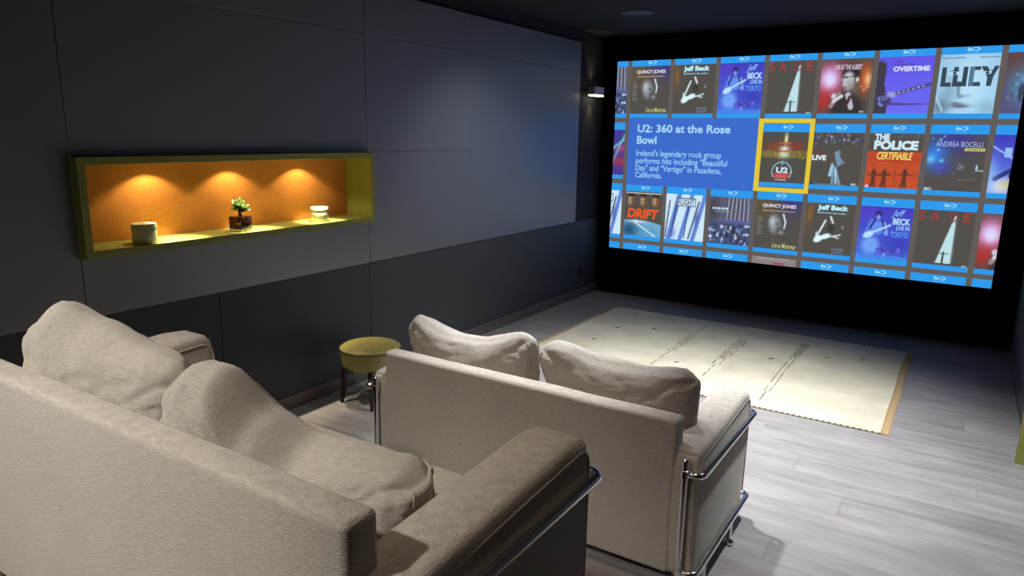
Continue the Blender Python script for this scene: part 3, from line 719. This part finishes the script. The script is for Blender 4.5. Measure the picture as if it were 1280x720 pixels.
def c_over():
    a = canvas((104, 96, 238)); grad(a, (110, 110, 245), (98, 88, 230))
    t = np.clip((VV-.1)/.9, 0, 1); mixc(a, (66, 60, 76), ((UU < .12+.12*np.clip((1-VV), 0, 1)+.02*np.sin(VV*9)) & (VV < .9))*1.0); blob(a, .04, .75, .14, .22, (66, 60, 76), 1, .3)
    line(a, .05, .27, .98, .51, .03, (86, 78, 130)); 
    for i in range(7): blob(a, .35+.085*i, .348+.022*i, .022, .018, (205, 205, 245), .9, .4)
    blob(a, .30, .33, .11, .075, (170, 175, 230), .8, .5); blob(a, .18, .22, .17, .10, (68, 62, 110), 1, .4, .2); blob(a, .12, .16, .08, .03, (140, 170, 235), .8, .5, -.6); line(a, .2, .17, .98, .165, .025, (82, 62, 120), .9, .006)
    for i in range(4): line(a, .09+.05*i, .22+.01*i, .09+.05*i, .29+.01*i, .008, (140, 150, 240))
    return a, [('OVERTIME', .28, .94, .74, .83, (215, 215, 255), .05, 0), ('Lee', .30, .44, .89, .96, (78, 70, 170), .0, 0), ('~', .30, .66, .85, .88, (78, 70, 170), .0, 0)]
def c_lucy():
    a = canvas((175, 222, 250)); grad(a, (150, 205, 240), (150, 195, 225)); blob(a, .55, .45, .55, .8, (190, 228, 252), .9)
    blob(a, .10, .12, .2, .2, (90, 110, 130), .8); blob(a, .88, .1, .2, .16, (130, 165, 190), .6); blob(a, .22, .40, .16, .28, (120, 150, 175), .6); line(a, .0, .3, .14, .05, .02, (180, 215, 240), .8); line(a, .36, .52, .38, .33, .03, (100, 125, 148), .7); blob(a, .42, .29, .09, .04, (105, 130, 150), .8); blob(a, .55, .30, .05, .03, (130, 150, 170), .6)
    blob(a, .42, .14, .19, .045, (110, 118, 140), .95); blob(a, .45, .115, .18, .02, (75, 80, 98), .8); blob(a, .35, .17, .1, .03, (85, 88, 100), .7); blob(a, .45, .06, .15, .03, (170, 200, 225), .6)
    return a, []
def c_war():
    a = canvas((70, 105, 140)); grad(a, (85, 80, 125), (100, 66, 62)); blob(a, .35, .45, .35, .4, (85, 150, 190), .9); blob(a, .3, .35, .07, .2, (55, 60, 80), .9, .5); blob(a, .7, .75, .3, .14, (170, 55, 52), .8); speck(a, .1, 1, .2, .7, [(120, 170, 200), (60, 70, 90)], 30, 9, .04, .5)
    return a, [('~', .12, .9, .88, .96, (150, 120, 125), .0, 0)]
def c_live():
    a = canvas(D); speck(a, .02, .98, .78, .97, [(92, 100, 135), (70, 72, 95), (120, 130, 165), (66, 62, 62)], 60, 4, .03); speck(a, .3, .75, .82, .97, [(180, 205, 230)], 6, 14, .02)
    blob(a, .52, .62, .07, .07, (95, 125, 160), .9, .5); line(a, .50, .60, .56, .42, .05, (120, 150, 175)); blob(a, .43, .40, .035, .035, (150, 170, 185), .9, .4); line(a, .43, .36, .40, .20, .035, (160, 200, 220)); line(a, .46, .32, .46, .04, .022, (120, 165, 200)); line(a, .49, .34, .60, .03, .026, (120, 165, 200)); line(a, .50, .30, .53, .04, .012, (215, 235, 245)); line(a, .58, .5, .66, .42, .012, (130, 160, 180))
    blob(a, .15, .60, .16, .05, (120, 62, 62), .6, .6); line(a, .1, .015, .7, .015, .006, (150, 160, 175), .6)
    return a, [('LIVE', .0, .29, .47, .57, (215, 235, 245), .05, 0), ('BD', .84, .95, .01, .05, (190, 215, 230), .03, 0)]
def c_police():
    a = canvas(D); mixc(a, (196, 82, 48), (VV < .66-.0*UU)*1.0); blob(a, .5, .55, .7, .12, (170, 58, 44), .7)
    for u in (.14, .55): line(a, u, .02, u+.01, .45, .006, (120, 62, 48))
    line(a, 0, .28, 1, .24, .006, (110, 60, 48)); line(a, .2, .46, .5, .45, .006, (215, 100, 60))
    for u, v in ((.16, .20), (.36, .20), (.74, .22)):
        blob(a, u, v+.12, .025, .03, (96, 62, 50), 1, .3); line(a, u, v+.1, u, v-.02, .04, (100, 58, 46)); line(a, u, v, u-.04, v-.18, .024, (100, 58, 46)); line(a, u, v, u+.03, v-.18, .024, (100, 58, 46)); line(a, u, v+.06, u+.10, v+.03, .014, (100, 58, 46)); line(a, u, v+.06, u-.10, v+.02, .014, (100, 58, 46))
    blob(a, .05, .02, .04, .03, (215, 215, 215), 1, .3); speck(a, .55, .98, .9, .99, [(110, 120, 140)], 14, 6, .015)
    return a, [('THE', .10, .38, .87, .99, (205, 232, 245), .06, 0), ('POLICE', .10, .92, .70, .87, (205, 232, 245), .06, 0), ('CERTIFIABLE', .18, .84, .52, .66, (235, 215, 110), .03, .2)]
def c_bocelli():
    a = canvas(D); blob(a, .45, .90, .55, .35, (66, 62, 150), .85); blob(a, .12, .62, .28, .30, (55, 130, 235), .95); blob(a, .07, .55, .1, .1, (120, 210, 250), .8); blob(a, .28, .42, .22, .12, (70, 80, 190), .7); blob(a, .26, .53, .055, .045, (80, 190, 235), .9, .5)
    for p in ((.06, .92, .018), (.26, .96, .02), (.2, .90, .03), (.18, .72, .03)): blob(a, p[0], p[1], p[2], p[2], (150, 195, 255), .9, .5)
    speck(a, .1, .5, .3, .45, [(90, 100, 200), (60, 70, 140)], 20, 8, .03, .6); line(a, .88, .38, .88, .46, .012, (190, 235, 245)); line(a, .88, .38, 1.0, .37, .01, (150, 190, 215)); line(a, .58, .20, .90, .22, .006, (130, 130, 140), .6)
    mixc(a, (220, 215, 120), ((UU > .63)*(UU < .98)*(np.abs(VV-.735) < .02))*1.0)
    return a, [('ANDREA BOCELLI', .13, .93, .78, .87, (170, 190, 240), .0, 0), ('One', .55, .66, .38, .50, (150, 150, 160), -.005, .4), ('~', .66, .95, .722, .748, (90, 84, 70), .0, 0), ('BD', .02, .15, .0, .05, (190, 215, 230), .03, 0)]
def c_ice():
    a = canvas((80, 90, 220)); grad(a, (100, 140, 235), (66, 62, 190)); blob(a, .2, .12, .3, .22, (215, 225, 240), .95); blob(a, .3, .15, .14, .1, (215, 190, 110), .7); line(a, .1, .25, .5, .5, .04, (48, 60, 130)); line(a, .35, .3, .45, .7, .035, (60, 50, 95)); line(a, 0, .8, .35, .6, .012, (170, 200, 250)); blob(a, .0, .35, .15, .3, (150, 200, 250), .7)
    return a, []
def c_drift():
    a = canvas(D)
    for u in (.16, .50, .83): blob(a, u, .78, .13, .15, (120, 84, 60), 1, .5); blob(a, u-.03, .80, .06, .10, (215, 200, 165), .85); blob(a, u, .93, .13, .06, (50, 42, 38), .9, .5); line(a, u-.07, .80, u+.05, .80, .008, (70, 50, 42))
    k = (VV < .36-.16*(UU-.3)**2); mixc(a, (120, 180, 215), k*.95); blob(a, .15, .12, .35, .25, (30, 70, 110), .9); blob(a, .7, .1, .4, .14, (80, 150, 200), .8); blob(a, .35, .33, .3, .04, (225, 238, 245), .9); line(a, .3, .3, .85, .02, .02, (215, 235, 245), .8)
    return a, [('DRIFT', .07, .93, .40, .62, (226, 92, 44), .05, .15), ('~', .03, .98, .955, .985, (235, 225, 210), .02, 0)]
def c_flight():
    a = canvas((205, 232, 248))
    for (u0, u1, w) in ((.10, .34, .06), (.40, .66, .05), (.72, .98, .05)): line(a, u0, 0, u1, 1, w, (95, 130, 215), .95)
    for (u0, u1, w) in ((.16, .30, .02), (.02, .10, .02), (.62, .84, .022), (.5, .6, .015)): line(a, u0, .05, u1, .85, w, (60, 62, 95), .75)
    blob(a, .2, .15, .1, .15, (80, 110, 200), .7); blob(a, .8, .5, .07, .2, (70, 84, 150), .7)
    mixc(a, (205, 232, 248), ((np.abs(UU-.52) < .24)*(np.abs(VV-.83) < .085))*.9)
    for e in ((.29, .75, .75, .75), (.29, .91, .75, .91), (.29, .75, .29, .91), (.75, .75, .75, .91)): line(a, *e, .011, (66, 76, 90))
    return a, [('FLIGHT', .32, .72, .775, .885, (66, 76, 90), .015, 0)]
def c_orch():
    a = canvas((96, 98, 118)); 
    for i in range(12): line(a, .42+.045*i, .98, .38+.05*i, .52, .010, (190, 195, 215) if i % 2 else (66, 64, 76), .8)
    blob(a, .1, .75, .22, .4, (66, 62, 70), .8); line(a, .25, .52, .98, .50, .02, (96, 100, 190), .8); mixc(a, (66, 84, 130), (VV < .46)*.8)
    speck(a, .03, .97, .02, .42, [(205, 215, 235), (50, 54, 76), (130, 150, 200), (62, 62, 74)], 130, 12, .035, .85); blob(a, .62, .32, .05, .1, (50, 46, 50), .9, .5)
    return a, [('~', .08, .46, .73, .79, (200, 220, 240), .03, 0), ('~', .14, .50, .68, .705, (150, 170, 200), .01, 0)]
def c_pink():
    a = canvas((225, 60, 110)); blob(a, .3, .7, .3, .25, (225, 205, 255), 1); blob(a, .1, .2, .3, .25, (180, 45, 40), .8); return a, []
def c_grey():
    a = canvas((150, 140, 142)); blob(a, .55, .97, .3, .04, (180, 70, 110), .9); return a, []
def c_beam():
    a = canvas((70, 60, 150)); blob(a, .9, .6, .35, .1, (200, 70, 120), .8); line(a, .1, .2, 1, .8, .03, (90, 190, 230), .8); line(a, .6, .1, 1, .9, .03, (110, 210, 170), .6); blob(a, .9, .3, .3, .15, (190, 60, 60), .7); return a, []
def c_u2():
    a = canvas(D); blob(a, .28, .70, .25, .12, (150, 70, 46), .8); blob(a, .75, .70, .22, .12, (150, 62, 46), .8); mixc(a, (150, 140, 66), (np.abs(VV-.56) < .075)*.75*(.5+.5*np.sin(UU*60+VV*90)*.4+.2)); blob(a, .5, .58, .14, .1, (215, 255, 235), .95)
    blob(a, .52, .86, .045, .14, (250, 240, 170), 1); line(a, .38, .78, .64, .78, .015, (210, 95, 52)); blob(a, .5, .68, .12, .05, (240, 235, 220), .95); line(a, .36, .62, .64, .62, .016, (215, 90, 50)); speck(a, .05, .95, .48, .66, [(190, 160, 70), (110, 90, 50)], 40, 5, .03, .6)
    d = np.hypot((UU-.48)/1.0, (VV-.22)/.9); mixc(a, (150, 200, 225), ((np.abs(d-.21) < .012)*(VV > .1))*.9); mixc(a, (190, 66, 58), ((np.abs(UU-.48) < .17)*(np.abs(VV-.135) < .055))*.95); line(a, .48, .43, .48, .36, .008, (170, 210, 230))
    return a, [('U2', .36, .62, .19, .31, (195, 225, 240), .05, 0), ('360', .36, .60, .095, .17, (215, 120, 110), .02, 0), ('AT THE ROSE BOWL', .34, .60, .045, .07, (230, 230, 235), .02, 0)]

TX0, TP, TW = 0.344, 0.4748, 0.430
_cov = {}
def cover(kx, hz, kind, name='cover_tile', skip_art=False):
    """one tile: blue header with the disc emblem, picture, blue footer. hz = top of header"""
    x0 = TX0+TP*kx; x1 = x0+TW
    F = Flat()
    F.rect(x0, x1, hz-.078, hz, BLUE, 1)
    az0, az1 = hz-.563, hz-.078
    if kind:
        a, texts = (_cov.get(kind) or _cov.setdefault(kind, kind()))
        i0 = 0; i1 = NU
        base = len(F.v); nu = NU+1; nv = NV+1
        for i in range(nu):
            for j in range(nv):
                x = min(max(x0+TW*i/NU, SCX0), SCX1); z = min(max(az0+(az1-az0)*j/NV, SCZ0), SCZ1)
                F.v.append((x, z, 2)); F.c.append(lin(a[i, j]))
        for i in range(NU):
            for j in range(NV):
                p = base+i*nv+j
                if F.v[p+nv][0]-F.v[p][0] > 1e-6 and F.v[p+1][1]-F.v[p][1] > 1e-6: F.f.append((p, p+nv, p+nv+1, p+1))
        for (s, u0, u1, v0, v1, col, bold, sh) in texts:
            if x0+TW*u0 < SCX0 or x0+TW*u1 > SCX1+.02 or az0+(az1-az0)*v0 < SCZ0: continue
            text(F, s, x0+TW*u0, x0+TW*u1, az0+(az1-az0)*v0, az0+(az1-az0)*v1, col, bold, sh)
        if kind is c_lucy:
            # heavy dark letters with the light eyes showing through
            ink = (58, 74, 88)
            def P(pts, c=ink, layer=3): F.poly([(x0+TW*u, az0+(az1-az0)*v) for u, v in pts], c, layer)
            L0, L1 = .46, .79
            P([(.05, L0), (.24, L0), (.24, .53), (.13, .53), (.13, L1), (.05, L1)]) if False else None
            def R4(u0, u1, v0, v1, c=ink, layer=3): P([(u0, v0), (u1, v0), (u1, v1), (u0, v1)], c, layer)
            R4(.05, .13, L0, L1); R4(.13, .23, L0, .53)
            R4(.25, .33, L0, L1); R4(.33, .41, L0, .54); R4(.41, .49, L0, L1)
            R4(.52, .60, L0, L1, (86, 122, 150)); R4(.60, .72, L0, .53); R4(.60, .70, .73, L1)
            P([(.82, L0), (.90, L0), (.92, .62), (1.0, L1), (.92, L1), (.87, .68), (.80, L1), (.70, L1), (.82, .61)])
            for u in (.27, .815):
                n_ = 14
                P([(u+(.10 if u < .5 else .07)*math.cos(2*PI*q/n_), .685+.030*math.sin(2*PI*q/n_)) for q in range(n_)], (190, 222, 240), 4)
                P([(u+.035*math.cos(2*PI*q/n_), .685+.030*math.sin(2*PI*q/n_)) for q in range(n_)], (70, 120, 150), 5)
                P([(u+.014*math.cos(2*PI*q/n_), .685+.014*math.sin(2*PI*q/n_)) for q in range(n_)], (25, 35, 45), 6)
                P([(u-.09, .70), (u-.05, .735), (u+.05, .735), (u+.09, .70), (u+.05, .722), (u-.05, .722)], (40, 52, 66), 6)
            text(F, '~', x0+TW*.03, x0+TW*.42, az0+(az1-az0)*.93, az0+(az1-az0)*.96, (96, 130, 160), 0, 0)
            text(F, '~', x0+TW*.66, x0+TW*.99, az0+(az1-az0)*.93, az0+(az1-az0)*.96, (96, 130, 160), 0, 0)
        if kind is c_ice and x0+.1 < SCX1:
            text(F, '~', x0+.085, x0+.135, az0+.30, az0+.40, (150, 190, 245), .02, 0)
    F.rect(x0, x1, hz-.606, hz-.563, BLUE, 3)
    # the disc-format emblem: a swoosh with a small word under it
    cx = x0+TW*.53; zc = hz-.030
    if hz > 2.5: zc = hz-.040
    if SCX0+.06 < cx < SCX1-.06 and zc+.012 < SCZ1 and zc-.03 > SCZ0:
        W = (150, 215, 250)
        ptsA = [(-.046, -.013), (-.040, .014), (-.026, .015), (-.030, .004), (-.012, .006), (-.002, .001), (.004, -.007), (-.004, -.013)]
        F.poly([(cx+a_, zc+b_) for a_, b_ in ptsA], W, 5)
        n_ = 14
        outer = [(cx+.020+.030*math.cos(t), zc+.000+.016*math.sin(t)) for t in [PI*.75-q/n_*PI*1.35 for q in range(n_+1)]]
        inner = [(cx+.016+.020*math.cos(t), zc+.000+.009*math.sin(t)) for t in [PI*.75-q/n_*PI*1.35 for q in range(n_+1)]]
        for q in range(n_): F.poly([outer[q], outer[q+1], inner[q+1], inner[q]], W, 5)
        text(F, 'Blu-ray Disc', cx-.036, cx+.036, zc-.034, zc-.022, (130, 205, 248), 0.0, 0)
    return F.build(name, scr)
Zr = [2.567, 1.910, 1.253, 0.602]
rows = [
    [c_orch, c_quincy, c_jeff, c_tokyo, c_sade, c_singer, c_over, c_lucy, c_war],
    [c_beam, None, None, None, c_u2, c_live, c_police, c_bocelli, c_ice],
    [c_flight, c_drift, c_flight, c_orch, c_quincy, c_jeff, c_tokyo, c_sade, c_singer],
]
for r_i, row_ in enumerate(rows):
    for k, kind in enumerate(row_):
        if r_i == 1 and k in (1, 2, 3): continue
        cover(k-1, Zr[r_i], kind)
for k in range(9):
    if k != 4: cover(k-1, Zr[3], None)
    else:
        F = Flat(); x0 = TX0+TP*3; F.rect(x0, x0+TW, SCZ0, .602, (140, 130, 130), 1); F.rect(x0+.06, x0+.36, .588, .593, (190, 185, 190), 2); F.rect(x0+.21, x0+.32, .535, .555, (170, 75, 105), 2); F.rect(x0+.03, x0+.40, .57, .575, (165, 155, 160), 2)
        F.build('cover_tile', scr)
# blue information panel and its writing
F = Flat(); F.rect(.342, 1.720, 1.247, 1.957, LBLUE, 4)
TC = (158, 208, 246)
for s, xb, zt in (('U2: 360 at the Rose', 1.447, 1.893), ('Bowl', .668, 1.772)):
    text(F, s, .445, xb, zt-.085, zt, (165, 214, 248), .028, 0, layer=6)
for s, xb, zt in (("Ireland's legendary rock group", 1.372, 1.625), ('performs hits including "Beautiful', 1.440, 1.545), ('Day" and "Vertigo" in Pasadena,', 1.385, 1.468), ('California.', .748, 1.390)):
    dsc = .022 if any(ch in s for ch in 'gpy') or ',' in s else 0
    text(F, s, .445, xb, zt-.062-dsc, zt, (150, 203, 245), .016, 0, layer=6)
F.build('information_panel', scr)
F = Flat()
a0, a1, b0, b1 = 1.719, 2.238, 1.254, 1.957; w = .042
F.rect(a0, a1, b1-w, b1, YEL, 7); F.rect(a0, a1, b0, b0+w, YEL, 7); F.rect(a0, a0+w+.006, b0+w, b1-w, YEL, 7); F.rect(a1-w, a1, b0+w, b1-w, YEL, 7)
F.build('highlight_border', scr)
